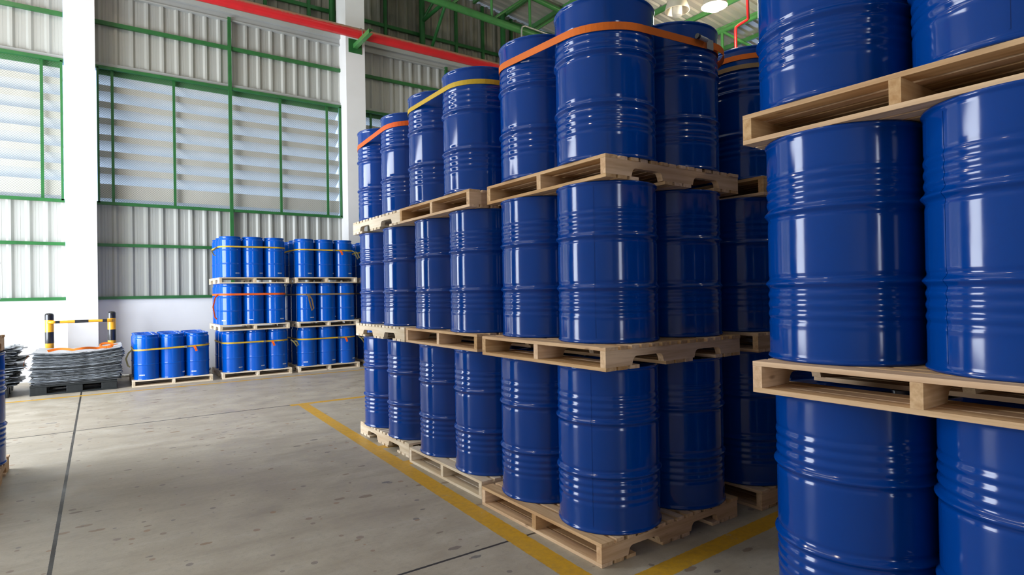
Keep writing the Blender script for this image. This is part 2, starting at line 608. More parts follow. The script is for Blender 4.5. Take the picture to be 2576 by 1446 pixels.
# long wall: low white base wall
wall = MB().box(-5.0, 24, WY, WY + 0.14, 0, 1.395).build('wall_back', M['white'])
struct(wall, 'low white plastered wall under the cladding')
for k in range(-1, 4):
    m0 = 2.22 + BAY * k
    xa, xb = max(m0 - 2.22, -5.0), m0 + 2.27
    lo = corrugated('wall_back_cladding', M['clad'], xa, xb, 1.40, 3.13, WY + 0.06, phase=0.22)
    struct(lo, 'grey ribbed metal cladding below the louvred window')
    up = corrugated('wall_back_cladding', M['clad'], xa, xb, 5.62, 6.98, WY + 0.06, phase=0.02)
    struct(up, 'grey ribbed metal cladding above the louvred window')
    # rails and post of the bay
    tr = MB().box(xa, xb, WY - 0.045, WY + 0.02, 1.385, 1.44).build('trim_%d' % (10 + k), M['green'])
    struct(tr, 'green steel rail on top of the white base wall')
    tr = MB().box(xa, xb, WY - 0.04, WY + 0.02, 2.345, 2.40).build('trim_%d' % (20 + k), M['green'])
    struct(tr, 'green steel rail across the lower cladding')
    tr = MB().box(xa, xb, WY - 0.04, WY + 0.02, 6.37, 6.44).build('trim_%d' % (30 + k), M['green'])
    struct(tr, 'green steel rail across the upper cladding')
    tr = MB().box(m0 - 0.03, m0 + 0.03, WY - 0.065, WY - 0.0, 1.44, 7.02).build('trim_%d' % (40 + k), M['green'])
    struct(tr, 'green steel post up the middle of the bay')
    # louvred window
    if k > 1:
        fill = corrugated('wall_back_cladding', M['clad'], xa, xb, 3.13, 5.62, WY + 0.06)
        struct(fill)
        continue
    wn = empty('window_%d' % (k + 2), (m0, WY, 3.13))
    struct(wn, 'louvred window with wire mesh and green steel frame')
    f = MB()
    f.box(-2.22, 2.27, -0.055, 0.0, -0.03, 0.025).box(-2.22, 2.27, -0.055, 0.0, 2.43, 2.485)
    f.box(-2.205, -2.17, -0.055, 0.0, 0, 2.45).box(2.225, 2.26, -0.055, 0.0, 0, 2.45)
    f.build('window_frame', M['green'], wn)
    MB().box(-2.22, 2.27, -0.01, 0.30, 2.485, 2.55).build('head_flashing', M['flash'], wn)
    MB().box(-2.2, 2.25, 0.09, 0.12, 2.36, 2.46).build('top_closer', M['lgreen'], wn)
    for dx in (-1.97, -0.985, 0.975, 1.965):
        MB().box(dx - 0.022, dx + 0.022, 0.0, 0.04, 0.02, 2.44).build('mullion', M['green'], wn)
    for i in range(-1, 7):
        b = MB()
        # inner lip and blade falling outwards
        zt = 2.18 - 0.302 * i
        z = zt - (0.115 if i < 6 else 0.26)
        b.v += [(-2.2, 0.10, z), (2.25, 0.10, z), (2.25, 0.10, zt), (-2.2, 0.10, zt),
                (-2.2, 0.38, z - 0.155), (2.25, 0.38, z - 0.155),
                (-2.2, 0.106, z + 0.004), (2.25, 0.106, z + 0.004), (2.25, 0.106, zt), (-2.2, 0.106, zt),
                (-2.2, 0.38, z - 0.149), (2.25, 0.38, z - 0.149)]
        b.f += [(0, 1, 2, 3), (4, 5, 1, 0), (9, 8, 7, 6), (6, 7, 11, 10), (3, 2, 8, 9), (5, 4, 10, 11)]
        b.build('louver_blade', M['louver'], wn)
    # diamond mesh screen
    b = MB()
    x0, x1, z0, z1, p = -2.19, 2.24, 0.02, 2.44, 0.042
    h = z1 - z0
    t_ = x0 - h
    wv = 0.0017
    while t_ < x1:
        for sgn in (1, -1):
            a, c = (t_, t_ + h)
            za, zc = (z0, z1) if sgn == 1 else (z1, z0)
            pa, pc = [a, za], [c, zc]
            if pa[0] < x0:
                fr = (x0 - a) / (c - a)
                pa = [x0, za + fr * (zc - za)]
            if pc[0] > x1:
                fr = (x1 - a) / (c - a)
                pc = [x1, za + fr * (zc - za)]
            if pc[0] - pa[0] > 0.01:
                y = 0.052 if sgn == 1 else 0.056
                i0 = len(b.v)
                dz = wv * 1.4
                b.v += [(pa[0], y, pa[1] - dz), (pc[0], y, pc[1] - dz), (pc[0], y, pc[1] + dz), (pa[0], y, pa[1] + dz),
                        (pa[0], y + 0.004, pa[1]), (pc[0], y + 0.004, pc[1])]
                b.f += [(i0, i0 + 1, i0 + 2, i0 + 3), (i0 + 1, i0, i0 + 4, i0 + 5), (i0 + 3, i0 + 2, i0 + 5, i0 + 4)]
        t_ += p
    b.build('mesh_screen', M['mesh'], wn)

for k in range(0, 4):
    x0 = -0.43 + BAY * k + (0.0 if k < 1 else -0.03)
    pl = MB().box(x0, x0 + 0.43, 12.6, WY + 0.2, 0, roofz(x0) - 0.15 if k < 1 or k > 3 else (7.0 if k > 1 else roofz(x0) - 0.15)).build('concrete_pillar', M['white'])
    struct(pl, 'white concrete pillar standing against the long wall')

# coping of the low wall and the set-back upper wall
b = MB().box(-5, 24, WY - 0.03, WY + 0.10, 6.96, 6.985).box(-5, 24, WY + 0.0, WY + 0.06, 6.985, 7.10)
b.box(-5, 24, WY - 0.07, WY + 0.30, 7.10, 7.19)
struct(b.build('trim_1', M['flash']), 'grey metal flashing along the top of the cladding')
struct(MB().box(-5, 24, WY - 0.05, WY + 0.9, 7.19, 7.235).build('trim_2', M['lgreen']), 'green steel ledge above the flashing')
UY = 13.9
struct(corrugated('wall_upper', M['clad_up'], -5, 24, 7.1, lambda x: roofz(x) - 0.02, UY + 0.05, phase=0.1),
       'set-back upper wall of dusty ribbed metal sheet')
i = 0
for x in [-4.0, -3.0, -2.0, -1.0, 0.0, 1.05, 2.08, 3.11, 4.07, 5.0, 5.96, 7.99, 8.84, 9.81, 10.8, 11.8, 12.8, 13.8]:
    struct(MB().box(x - 0.035, x + 0.035, UY - 0.07, UY, 7.23, roofz(x) - 0.1).build('trim_%d' % (50 + i), M['green']),
           'dark green steel post on the upper wall')
    i += 1
for z in (8.10, 9.12):
    struct(MB().box(-5, (10.42 - z) / 0.111 if z > 8.5 else 20, UY - 0.06, UY, z - 0.04, z + 0.04).build('trim_%d' % (50 + i), M['green']),
           'dark green steel rail along the upper wall')
    i += 1
COLX = [-0.4, 2.05, 4.58, 6.92, 9.44, 11.9, 14.3]
for x in COLX:
    struct(MB().tube([(x, 13.74, 7.235), (x, 13.74, roofz(x) - 0.1)], 0.075, 16).build('roof_column', M['green'], smooth=True),
           'dark green round steel column in front of the upper wall')

# left, rear and right walls with their door openings
b = MB()
for y0, y1, z0, z1 in [(-10, 5.9, 0, 11.1), (5.9, 11.9, 4.7, 11.1), (11.9, 14.2, 0, 11.1)]:
    b.box(-5.15, -5.0, y0, y1, z0, z1)
struct(b.build('wall_left', M['white']))
b = MB()
for x0, x1, z0, z1 in [(-5, -1.6, 0, 11.1), (-1.6, -0.1, 4.4, 11.1), (-0.1, 24, 0, 11.1)]:
    b.box(x0, x1, -10.15, -10, z0, z1)
struct(b.build('wall_rear', M['clad']))
struct(MB().box(24, 24.15, -10, 14.2, 0, 11).build('wall_right', M['clad']))

# corrugated roof falling towards +X
b = MB()
ys = []
y = -10.0
while y < 14.2:
    for dy, dz in ((0, 0), (0.13, 0), (0.16, 0.045), (0.21, 0.045), (0.24, 0)):
        ys.append((y + dy, dz))
    y += 0.25
n = len(ys)
for x in (-5.2, 24.2):
    for yy, dz in ys:
        b.v.append((x, yy, roofz(x) + dz))
for x in (-5.2, 24.2):
    for yy, dz in ys:
        b.v.append((x, yy, roofz(x) + dz + 0.06))
for i in range(n - 1):
    b.f.append((i, i + 1, n + i + 1, n + i))
    b.f.append((2 * n + i + 1, 2 * n + i, 3 * n + i, 3 * n + i + 1))
struct(b.build('ceiling', M['roof']), 'ribbed metal roof sheet falling to the right')
# purlins every metre along Y
for k in range(-15, 13):
    x = 10.56 + k * 1.0
    struct(MB().box(x - 0.035, x + 0.035, -2.0, 13.85, roofz(x) - 0.135, roofz(x) - 0.015).build('roof_purlin', M['lgreen']),
           'green steel purlin under the roof sheet')


def truss(yt, x0, x1, step, first, braces=True):
    """tube truss in the X direction, bottom chord nearly level"""
    t = empty('roof_truss', (0, yt, 0))
    struct(t, 'green tubular steel roof truss')

    def cz(x):
        return 8.32 - 0.05 * (x - 6.5) + (yt - 12.4) * 0.0
    def tz(x):
        return roofz(x) - 0.21
    MB().tube([(x0, 0, cz(x0)), (x1, 0, cz(x1))], 0.088, 16).build('bottom_chord', M['lgreen'], t, True)
    MB().tube([(x0, 0, tz(x0)), (x1, 0, tz(x1))], 0.07, 12).build('top_chord', M['lgreen'], t, True)
    x = first
    while x < x1:
        if x > x0:
            MB().tube([(x, 0, cz(x)), (x, 0, tz(x))], 0.036, 10).build('web_post', M['lgreen'], t, True)
            if x + step < x1:
                MB().tube([(x + 0.05, 0, cz(x) + 0.05), (x + step - 0.03, 0, tz(x + step))], 0.034, 10).build('web_diagonal', M['lgreen'], t, True)
        x += step
    return t


truss(12.4, 2.0, 18, 1.2, 8.19 - 1.2 * 5)
truss(7.4, 4, 20, 1.2, 4.5)
# braces from a round column to the truss
for x in (6.92,):
    bt = empty('knee_brace', (x, 13.74, 7.9))
    struct(bt, 'dark green tubular knee braces between column and truss')
    MB().tube([(0.02, -0.03, 0.52), (-0.10, -1.34, 0.40)], 0.05, 12).build('strut', M['green'], bt, True)
    MB().tube([(0.10, 0.0, -0.6), (-0.05, -1.34, 0.38)], 0.038, 12).build('strut', M['green'], bt, True)
    MB().tube([(0.02, 0, 0.55), (0.35, -0.6, 1.35)], 0.036, 12).build('strut', M['green'], bt, True)
# longitudinal truss below the purlin at X 14.5
t = empty('roof_truss', (14.45, 0, 0))
struct(t, 'green tubular steel truss along the building')
z = roofz(14.45) - 0.2
MB().tube([(0, 1, z), (0, 13.8, z)], 0.07, 12).build('top_chord', M['lgreen'], t, True)
MB().tube([(0, 1, z - 1.0), (0, 13.8, z - 1.0)], 0.06, 12).build('bottom_chord', M['green'], t, True)
y = 10.15 - 1.2 * 6
while y < 13.5:
    MB().tube([(0, y, z), (0, y, z - 1.0)], 0.045, 10).build('web_post', M['lgreen'], t, True)
    MB().tube([(0, y, z), (0, y - 1.2, z - 1.0)], 0.04, 10).build('web_diagonal', M['lgreen'], t, True)
    y += 1.2

# red sprinkler main with its bracket
rp = MB().tube([(-4.98, 12.28, 7.02), (24, 12.28, 7.02)], 0.108, 24).build('fire_pipe', M['red'], smooth=True)
tag(rp, 'long dusty red fire main pipe running along the top of the wall', 'pipe')
br = tag(empty('pipe_bracket', (4.70, 12.6, 6.85)), 'green steel bracket bolted to the white pillar holding the red pipe', 'bracket')
MB().box(-0.15, 0.15, -0.012, 0, -0.14, 0.16).build('base_plate', M['green'], br)
c = MB().box(-0.045, 0.045, -0.92, -0.012, 0.048, 0.056).box(-0.045, -0.037, -0.92, -0.012, -0.03, 0.048).box(-0.045, 0.045, -0.92, -0.012, -0.038, -0.03)
c.build('arm', M['lgreen'], br)
for yy in (-0.18, -0.46):
    MB().tube([(0.0, yy, -0.05), (0.0, yy, 0.08)], 0.008, 8).build('bolt', M['steel'], br)
ub = [(0.0, -0.32 + 0.118 * math.cos(a), 0.17 + 0.118 * math.sin(a)) for a in [PI * q / 12 for q in range(13)]]
MB().tube([(0, -0.32 + 0.118, 0.05)] + ub + [(0, -0.32 - 0.118, 0.05)], 0.007, 8).build('u_bolt', M['steel'], br, True)

# thin red sprinkler drop under the roof
p = [(12.2, 7.9, 8.55), (13.85, 8.95, 8.42), (13.92, 8.99, 8.40), (13.92, 9.03, 8.37), (13.80, 9.20, 8.27), (13.76, 9.25, 8.22), (13.76, 9.26, 8.14), (13.76, 9.26, 6.9)]
tag(MB().tube(p, 0.038, 12).build('sprinkler_pipe', M['red'], smooth=True), 'thin red sprinkler pipe dropping from the roof at upper right', 'pipe')
cp = [(9.03, 12.29, 7.2), (9.03, 12.29, 8.15), (9.06, 12.29, 8.24), (9.14, 12.29, 8.28), (9.30, 12.29, 8.27), (10.2, 12.29, 8.23)]
tag(MB().tube(cp, 0.022, 10).build('conduit', M['gal'], smooth=True), 'pale bent conduit hooked over the green truss chord', 'conduit')


# high-bay lamps
def highbay(x, y, z, lit, label, power=90):
    o = tag(empty('high_bay_lamp', (x, y, z)), label, 'ceiling lamp', 'high bay lamps under the roof')
    top = roofz(x) - z - 0.02
    MB().tube([(0, 0, 0.42), (0, 0, top)], 0.012, 8).build('stem', M['green'], o)
    MB().lathe([(0.08, 0.36), (0.11, 0.42), (0.0, 0.43)], 24).build('housing', M['shade'], o, True)
    pr = [(0.10, 0.37), (0.16, 0.34), (0.24, 0.22), (0.30, 0.04), (0.31, 0.0), (0.295, 0.0), (0.285, 0.04), (0.225, 0.21), (0.15, 0.32), (0.09, 0.355)]
    mb = MB()
    mb.lathe(pr, 36)
    mb.build('reflector', M['shade'], o, True)
    if lit:
        MB().lathe([(0, -0.12), (0.12, -0.10), (0.22, -0.04), (0.27, 0.03), (0.2, 0.2), (0.1, 0.3), (0, 0.33)], 32).build('bulb', M['lamp'], o, True)
        l = bpy.data.lights.new('lamp_light', 'POINT')
        l.energy = power
        l.color = (1.0, 0.86, 0.66)
        l.shadow_soft_size = 0.2
        lo = bpy.data.objects.new('lamp_light', l)
        LINK(lo)
        lo.parent = o
        lo.location = (0, 0, -0.25)
    else:
        MB().lathe([(0.0, -0.13), (0.115, -0.12), (0.125, -0.06), (0.125, 0.15), (0.09, 0.2), (0, 0.21)], 28).build('bulb', M['glass'], o, True)
    return o


highbay(12.45, 8.95, 8.30, True, 'brightly lit high bay lamp glowing under the roof', 170)
highbay(12.0, 9.72, 8.38, False, 'unlit high bay lamp with glass bulb left of the lit lamp')
for x, y, wd in ((-3.0, 2.2, 'above the aisle left of the camera'), (-2.0, 9.0, 'above the grey sheet piles'), (2.2, -3.5, 'behind the camera'),
                 (7.0, -1.5, 'beyond the right edge'), (6.2, 5.0, 'above the aisle row')):
    highbay(x, y, 8.4, True, 'lit high bay lamp hanging under the roof ' + wd, 75 if y > 8 else (45 if x < 0 else 22))

# ================================================================== PALLETS
PZ = 0.122
PS = 1.14


def make_pallet(W, pz=PZ, ps=PS, notches=True):
    """stringers run along X, deck boards along Y, origin at centre of base"""
    o = empty('wooden_pallet')
    h = ps / 2
    bt = 0.019
    z0, z1 = bt, pz - bt
    nh = 0.046
    for yc in (-h + 0.02, 0.0, h - 0.02):
        # side outline in XZ with two rounded notches
        out = [(-h, z0)]
        for c in (-0.255, 0.255):
            wn_ = 0.125
            a = []
            r = 0.032
            a.append((c - wn_, z0))
            a.append((c - wn_ + 0.004, z0 + nh - r))
            for q in range(1, 6):
                t = PI / 2 * q / 6
                a.append((c - wn_ + 0.006 + r * (1 - math.cos(t)), z0 + nh - r + r * math.sin(t)))
            a.append((c - wn_ + r + 0.006, z0 + nh))
            a += [(2 * c - x, zz) for x, zz in reversed(a)]
            out += a
        out += [(h, z0), (h, z1), (-h, z1)]
        b = MB()
        n = len(out)
        for s in (-0.019, 0.019):
            for x, zz in out:
                b.v.append((x, yc + s, zz))
        # caps split in strips to stay convex: triangulate by columns
        b.f.append(tuple(range(n)))
        b.f.append(tuple(reversed(range(n, 2 * n))))
        for i in range(n):
            j = (i + 1) % n
            b.f.append((j, i, n + i, n + j))
        b.build('stringer', W[0], o)
    # top boards: wide lead boards and narrow ones between
    xs = [(-h, -h + 0.088)]
    nb = 12
    span = (h - 0.088) - (-h + 0.088)
    pitch = (span - 0.02) / nb
    for i in range(nb):
        a = -h + 0.088 + 0.02 + i * pitch
        xs.append((a, a + pitch - 0.022))
    xs.append((h - 0.088, h))
    for i, (a, c) in enumerate(xs):
        d = 0.004 * math.sin(i * 2.3)
        MB().box(a, c, -h + d, h + d * 0.5, z1, pz).build('top_board', W[1], o, bevel=0.0015)
    for grp in (-1, 0, 1):
        for q in range(3):
            if grp == -1:
                a = -h + q * 0.088
                c = a + (0.07 if q else 0.075)
            elif grp == 1:
                c = h - q * 0.088
                a = c - (0.07 if q else 0.075)
            else:
                a = -0.115 + q * 0.082
                c = a + 0.066
            MB().box(a, c, -h, h, 0, z0).build('bottom_board', W[1], o, bevel=0.0015)
    return o


# ================================================================== DRUMS
DH, DR = 0.876, 0.284


def big_profile():
    pr = [(0.0, 0.012), (0.270, 0.012), (0.276, 0.004), (0.281, 0.0), (0.287, 0.001), (0.2905, 0.006), (0.2895, 0.012), (0.2855, 0.016), (DR, 0.022)]
    z = 0.03
    while z < DH - 0.03:
        r = DR
        for hz in (0.302, 0.584):
            d = (z - hz)
            r += 0.0115 * math.exp(-(d / 0.0110) ** 2)
            r -= 0.0030 * math.exp(-((abs(d) - 0.024) / 0.009) ** 2)
        for c in (0.258, 0.219, 0.180, 0.141, 0.628, 0.667, 0.706):
            d = z - c
            if c in (0.141,):
                r += 0.0012 * math.exp(-(d / 0.010) ** 2)
            else:
                r += 0.0026 * math.exp(-(d / 0.0105) ** 2)
        for c in (0.2385, 0.1995, 0.1605, 0.6475, 0.6865, 0.725):
            d = z - c
            r -= 0.0022 * math.exp(-(d / 0.0085) ** 2)
        pr.append((r, z))
        z += 0.0035
    pr += [(DR, DH - 0.022), (0.2855, DH - 0.016), (0.2895, DH - 0.012), (0.2905, DH - 0.006), (0.287, DH - 0.001), (0.281, DH),
           (0.276, DH - 0.004), (0.273, DH - 0.014), (0.265, DH - 0.019), (0.0, DH - 0.017)]
    return pr


BODY = []


def make_big(ang=0.0):
    o = empty('steel_drum')
    if not BODY:
        BODY.append(MB().lathe(big_profile(), 96).build('body', M['blue'], o, True))
    else:
        bd = BODY[0].copy()
        LINK(bd)
        bd.parent = o
    ca, sa = math.cos(ang), math.sin(ang)
    # welded side seam
    pts = [((r + 0.0006) * ca, (r + 0.0006) * sa, z) for r, z in big_profile() if 0.03 < z < DH - 0.03]
    MB().ribbon(pts, (-sa, ca, 0), 0.004, 0.0014).build('side_seam', M['blue'], o)
    MB().lathe([(0.0, DH - 0.018), (0.034, DH - 0.018), (0.036, DH - 0.006), (0.030, DH - 0.004), (0.0, DH - 0.004)], 24, 0.19 * ca, 0.19 * sa).build('bung', M['zinc'], o, True)
    MB().lathe([(0.0, DH - 0.018), (0.018, DH - 0.018), (0.02, DH - 0.008), (0.0, DH - 0.007)], 20, -0.2 * ca, -0.2 * sa).build('vent_plug', M['zinc'], o, True)
    return o


SH, SR = 0.708, 0.178


SBODY = []


def make_small(ang=0.0):
    o = empty('small_steel_drum')
    pr = [(0.0, 0.008), (0.168, 0.006), (0.174, 0.0), (0.180, 0.002), (0.181, 0.008), (0.178, 0.014)]
    z = 0.02
    while z < SH - 0.065:
        r = SR
        for hz in (0.238, 0.472):
            r += 0.0065 * math.exp(-((z - hz) / 0.007) ** 2)
        pr.append((r, z))
        z += 0.004
    pr += [(SR, SH - 0.06), (SR - 0.003, SH - 0.052), (SR - 0.010, SH - 0.044), (SR - 0.012, SH - 0.036), (SR - 0.012, SH - 0.010)]
    if not SBODY:
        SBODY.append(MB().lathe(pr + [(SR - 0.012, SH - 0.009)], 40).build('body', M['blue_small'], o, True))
    else:
        bd = SBODY[0].copy()
        LINK(bd)
        bd.parent = o
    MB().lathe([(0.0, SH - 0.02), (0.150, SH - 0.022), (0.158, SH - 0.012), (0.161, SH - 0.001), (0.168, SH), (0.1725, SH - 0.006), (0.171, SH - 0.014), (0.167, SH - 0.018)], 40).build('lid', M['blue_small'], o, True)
    MB().lathe([(0, SH - 0.02), (0.022, SH - 0.02), (0.024, SH - 0.004), (0.0, SH - 0.003)], 16, 0.11, 0).build('bung', M['zinc'], o, True)
    # small white printed line near the base, too fine to read
    b = MB()
    for q in range(9):
        a = ang + R(8 + q * 2.9)
        a2 = a + R(2.1 if q % 3 else 1.4)
        r = SR + 0.0007
        hh = 0.009 if q % 2 else 0.007
        i0 = len(b.v)
        for aa in (a, a2):
            for rr in (r - 0.0006, r + 0.0003):
                b.v += [(rr * math.cos(aa), rr * math.sin(aa), 0.075 - hh), (rr * math.cos(aa), rr * math.sin(aa), 0.075 + hh)]
        b.f += [(i0, i0 + 1, i0 + 3, i0 + 2), (i0 + 4, i0 + 6, i0 + 7, i0 + 5), (i0 + 2, i0 + 3, i0 + 7, i0 + 6), (i0, i0 + 4, i0 + 5, i0 + 1),
                (i0 + 1, i0 + 5, i0 + 7, i0 + 3), (i0, i0 + 2, i0 + 6, i0 + 4)]
    b.build('printed_mark', M['print'], o)
    return o


proto = {}


def drum(kind, loc, ang=None):
    """a drum whose seam, bungs and print are turned by ang about its own axis"""
    if ang is None:
        ang = R(random.randrange(8) * 45 + 11)
    key = (kind, round(math.degrees(ang)) % 360)
    if key not in proto:
        proto[key] = [(make_big if kind == 'big' else make_small)(ang), False]
    return place(proto[key], loc, 0)


pal = {('n', 0): [make_pallet(WOOD), False], ('p', 0): [make_pallet(PALE), False], ('f', 0): [make_pallet(PALE, 0.104, 1.14), False]}


def place(entry, loc, rz):
    if not entry[1]:
        entry[1] = True
        o = entry[0]
    else:
        o = copy_tree(entry[0])
    o.location = loc
    o.rotation_euler = (0, 0, rz)
    return o


def hull_path(centres, r, z_of, n_arc=14):
    """outline of a strap pulled round upright drums"""
    cx = sum(c[0] for c in centres) / len(centres)
    cy = sum(c[1] for c in centres) / len(centres)
    pts = []
    for c in centres:
        for k in range(n_arc * 4):
            a = 2 * PI * k / (n_arc * 4)
            pts.append((c[0] + r * math.cos(a), c[1] + r * math.sin(a)))
    pts = sorted(set(pts))

    def half(seq):
        h = []
        for p in seq:
            while len(h) >= 2 and (h[-1][0] - h[-2][0]) * (p[1] - h[-2][1]) - (h[-1][1] - h[-2][1]) * (p[0] - h[-2][0]) <= 0:
                h.pop()
            h.append(p)
        return h
    lo = half(pts)
    hi = half(pts[::-1])
    hl = lo[:-1] + hi[:-1]
    hl.append(hl[0])
    return [(x, y, z_of(x, y)) for x, y in hl]


def strap(centres, r, z_of, w, m, label, extras=None):
    o = tag(empty('ratchet_strap', (centres[0][0], centres[0][1], z_of(*centres[0]))), label, 'strap', 'lashing straps around the drum stacks')
    L = o.location
    pts = [(x - L.x, y - L.y, z - L.z) for x, y, z in hull_path(centres, r, z_of)]
    MB().ribbon(pts, (0, 0, 1), w, 0.0032).build('webbing', m, o)
    if extras:
        for nm, mb, mm in extras:
            for i, v in enumerate(mb.v):
                mb.v[i] = (v[0] - L.x, v[1] - L.y, v[2] - L.z)
            mb.build(nm, mm, o)
    return o


TIER = ['bottom', 'middle', 'top']
TZ = [0.0, 0.998, 1.996]
WORDS = {  # stack key: (description in drum and pallet labels)
    'A': 'corner stack by the yellow line corner',
    'B': 'middle stack of the aisle row',
    'C': 'farthest stack of the aisle row',
    'D': 'shaded stack behind the corner stack',
    'E': 'nearest stack at the right edge',
    'J': 'stack cut by the left edge',
    'N': 'added unseen stack behind the right edge stack',
    'O': 'added unseen stack behind the aisle row',
}


def drum_group(key, t):
    return 'large blue drums on the %s tier of the %s' % (TIER[t], WORDS[key])


def corner_word(key, ix, iy):
    # ix: 0 aisle side, 1 far from aisle; iy: 0 nearer the camera, 1 nearer the long wall
    if key == 'J':
        return {(0, 0): 'outer near', (1, 0): 'aisle side near', (0, 1): 'outer rear', (1, 1): 'aisle side rear'}[(ix, iy)]
    if key == 'E':
        return {(0, 0): 'right front', (0, 1): 'left front', (1, 0): 'right rear', (1, 1): 'left rear'}[(ix, iy)]
    return {(0, 0): 'front', (0, 1): 'left', (1, 0): 'right', (1, 1): 'hidden back'}[(ix, iy)]


# stack geometry: per tier pallet centre, pallet turn, centre of drum (0,0), pitch
STK = {
    'A': [((2.645, 2.785), 0.000, (2.385, 2.475), 0.583), ((2.640, 2.740), 0.012, (2.430, 2.505), 0.583), ((2.730, 2.795), 0.0, (2.435, 2.505), 0.583)],
    'B': [((2.690, 4.000), 0.000, (2.410, 3.715), 0.585), ((2.690, 4.030), 0.000, (2.400, 3.740), 0.585), ((2.660, 4.050), 0.0, (2.365, 3.750), 0.590)],
    'C': [((2.735, 5.245), PI / 2, (2.425, 4.985), 0.583), ((2.680, 5.180), PI / 2, (2.400, 4.985), 0.583), ((2.665, 5.180), PI / 2, (2.395, 4.990), 0.583)],
    'D': [((3.985, 2.745), 0.000, (3.690, 2.450), 0.583), ((3.970, 2.740), 0.000, (3.685, 2.450), 0.583), ((4.040, 2.725), 0.0, (3.740, 2.440), 0.583)],
    'E': [((2.690, 0.850), 0.000, (2.455, 0.573), 0.583), ((2.682, 0.805), 0.000, (2.465, 0.600), 0.583), ((2.760, 0.880), 0.0, (2.470, 0.628), 0.583)],
    'N': [((3.95, 0.85), 0.0, (3.66, 0.56), 0.583), ((3.95, 0.85), 0.0, (3.66, 0.56), 0.583), ((3.96, 0.86), 0.0, (3.67, 0.57), 0.583)],  # unseen stack, added to block light behind the right edge stack
    'O': [((3.97, 4.00), 0.0, (3.68, 3.71), 0.583), ((3.97, 4.00), 0.0, (3.68, 3.71), 0.583), ((3.96, 4.02), 0.0, (3.67, 3.72), 0.583)],  # also added out of sight, keeps gaps in the aisle row dark
    'J': [((-1.190, 5.900), PI / 2, (-1.480, 5.60), 0.583), ((-1.212, 5.900), PI / 2, (-1.512, 5.60), 0.583), ((-1.265, 5.880), PI / 2, (-1.530, 5.59), 0.583)],
}
for key, tiers in STK.items():
    for t, (pc, prz, d0, s) in enumerate(tiers):
        pe = pal[('p', 0)] if key in ('C', 'B') and t == 0 or key == 'C' else pal[('n', 0)]
        o = place(pe, (pc[0], pc[1], TZ[t]), prz)
        o.name = 'wooden_pallet'
        kinds = 'pale' if pe is pal[('p', 0)] else 'tan'
        tag(o, '%s wooden pallet under the %s tier of the %s' % (kinds, TIER[t], WORDS[key]), 'pallet', 'pallets of the large drum stacks')
        for ix in (0, 1):
            for iy in (0, 1):
                ang = None
                if key == 'A' and ix == 0 and iy == 0:
                    ang = (R(208), R(212), R(227))[t]
                if key == 'C' and ix == 0 and iy == 0:
                    ang = (R(231), R(231), R(231))[t]
                d = drum('big', (d0[0] + ix * s, d0[1] + iy * s, TZ[t] + PZ), ang)
                tag(d, '%s drum, %s tier, %s' % (corner_word(key, ix, iy), TIER[t], WORDS[key]), 'drum', drum_group(key, t))
                d['label'] = 'blue steel drum, ' + corner_word(key, ix, iy) + ' position, ' + TIER[t] + ' tier, ' + WORDS[key]


def grid(d0, s, n=2):
    return [(d0[0] + i * s, d0[1] + j * s) for i in range(n) for j in range(n)]


# ------------------------------------------------------------------ straps on the large stacks
a0, sA = STK['A'][2][2], STK['A'][2][3]
zA = lambda x, y: 2.843 + 0.030 * (y - 2.5) / 0.6 + 0.035 * (x - 2.43) / 0.6
c3 = (a0[0] + sA, a0[1])
rr = DR + 0.004
P0 = Vector((a0[0] + 0.25, a0[1] - rr - 0.006, zA(a0[0] + 0.25, a0[1]) + 0.0))
P1 = Vector((c3[0] + 0.03, c3[1] - rr - 0.008, zA(c3[0], c3[1]) - 0.012))
ex = []
b1 = MB().box(c3[0] - 0.03, c3[0] + 0.03, c3[1] - rr - 0.014, c3[1] - rr - 0.002, P1.z - 0.030, P1.z + 0.030)
ex.append(('buckle', b1, M['steel']))
b2 = MB().tube([(c3[0] - 0.115, c3[1] - rr - 0.018, P1.z + 0.020), (c3[0] - 0.040, c3[1] - rr - 0.020, P1.z + 0.014)], 0.013, 12)
ex.append(('buckle_handle', b2, M['gal']))
ex.append(('handle_cap', MB().tube([(c3[0] - 0.130, c3[1] - rr - 0.018, P1.z + 0.021), (c3[0] - 0.112, c3[1] - rr - 0.018, P1.z + 0.020)], 0.015, 12), M['black']))
tail = []
for q in range(15):
    u = q / 14
    ang = -PI / 2 + u * 1.5
    bulge = 0.008 + 0.016 * math.sin(u * PI)
    tail.append((c3[0] + 0.02 + (rr + bulge) * math.cos(ang), c3[1] + (rr + bulge) * math.sin(ang), P1.z - 0.035 * u + 0.012 * math.sin(u * PI)))
ex.append(('strap_tail', MB().ribbon(tail, (0, 0, 1), 0.042), M['orange']))
strap(grid(a0, sA), rr, zA, 0.042, M['orange'], 'orange webbing strap with buckle around the top drums of the corner stack', ex)
b0, sB = STK['B'][2][2], STK['B'][2][3]
strap(grid(b0, sB), rr, lambda x, y: 2.885 + 0.0 * x, 0.034, M['yellow_web'], 'yellow webbing strap around the top drums of the middle aisle stack')
c0, sC = STK['C'][2][2], STK['C'][2][3]
strap(grid(c0, sC), rr, lambda x, y: 2.865 + 0.06 * (5.3 - y), 0.042, M['orange_red'], 'bright orange strap around the top drums of the farthest aisle stack')
d0_, sD = STK['D'][2][2], STK['D'][2][3]
b3 = MB().ribbon([(x, y, 2.86) for x, y, z in hull_path(grid(d0_, sD), rr + 0.004, lambda x, y: 0)], (0, 0, 1), 0.03)
strap(grid(d0_, sD), rr, lambda x, y: 2.925, 0.034, M['orange'], 'doubled orange strap around the top drums of the shaded stack', [('second_turn', b3, M['brown_web'])])
j0, sJ = STK['J'][2][2], STK['J'][2][3]
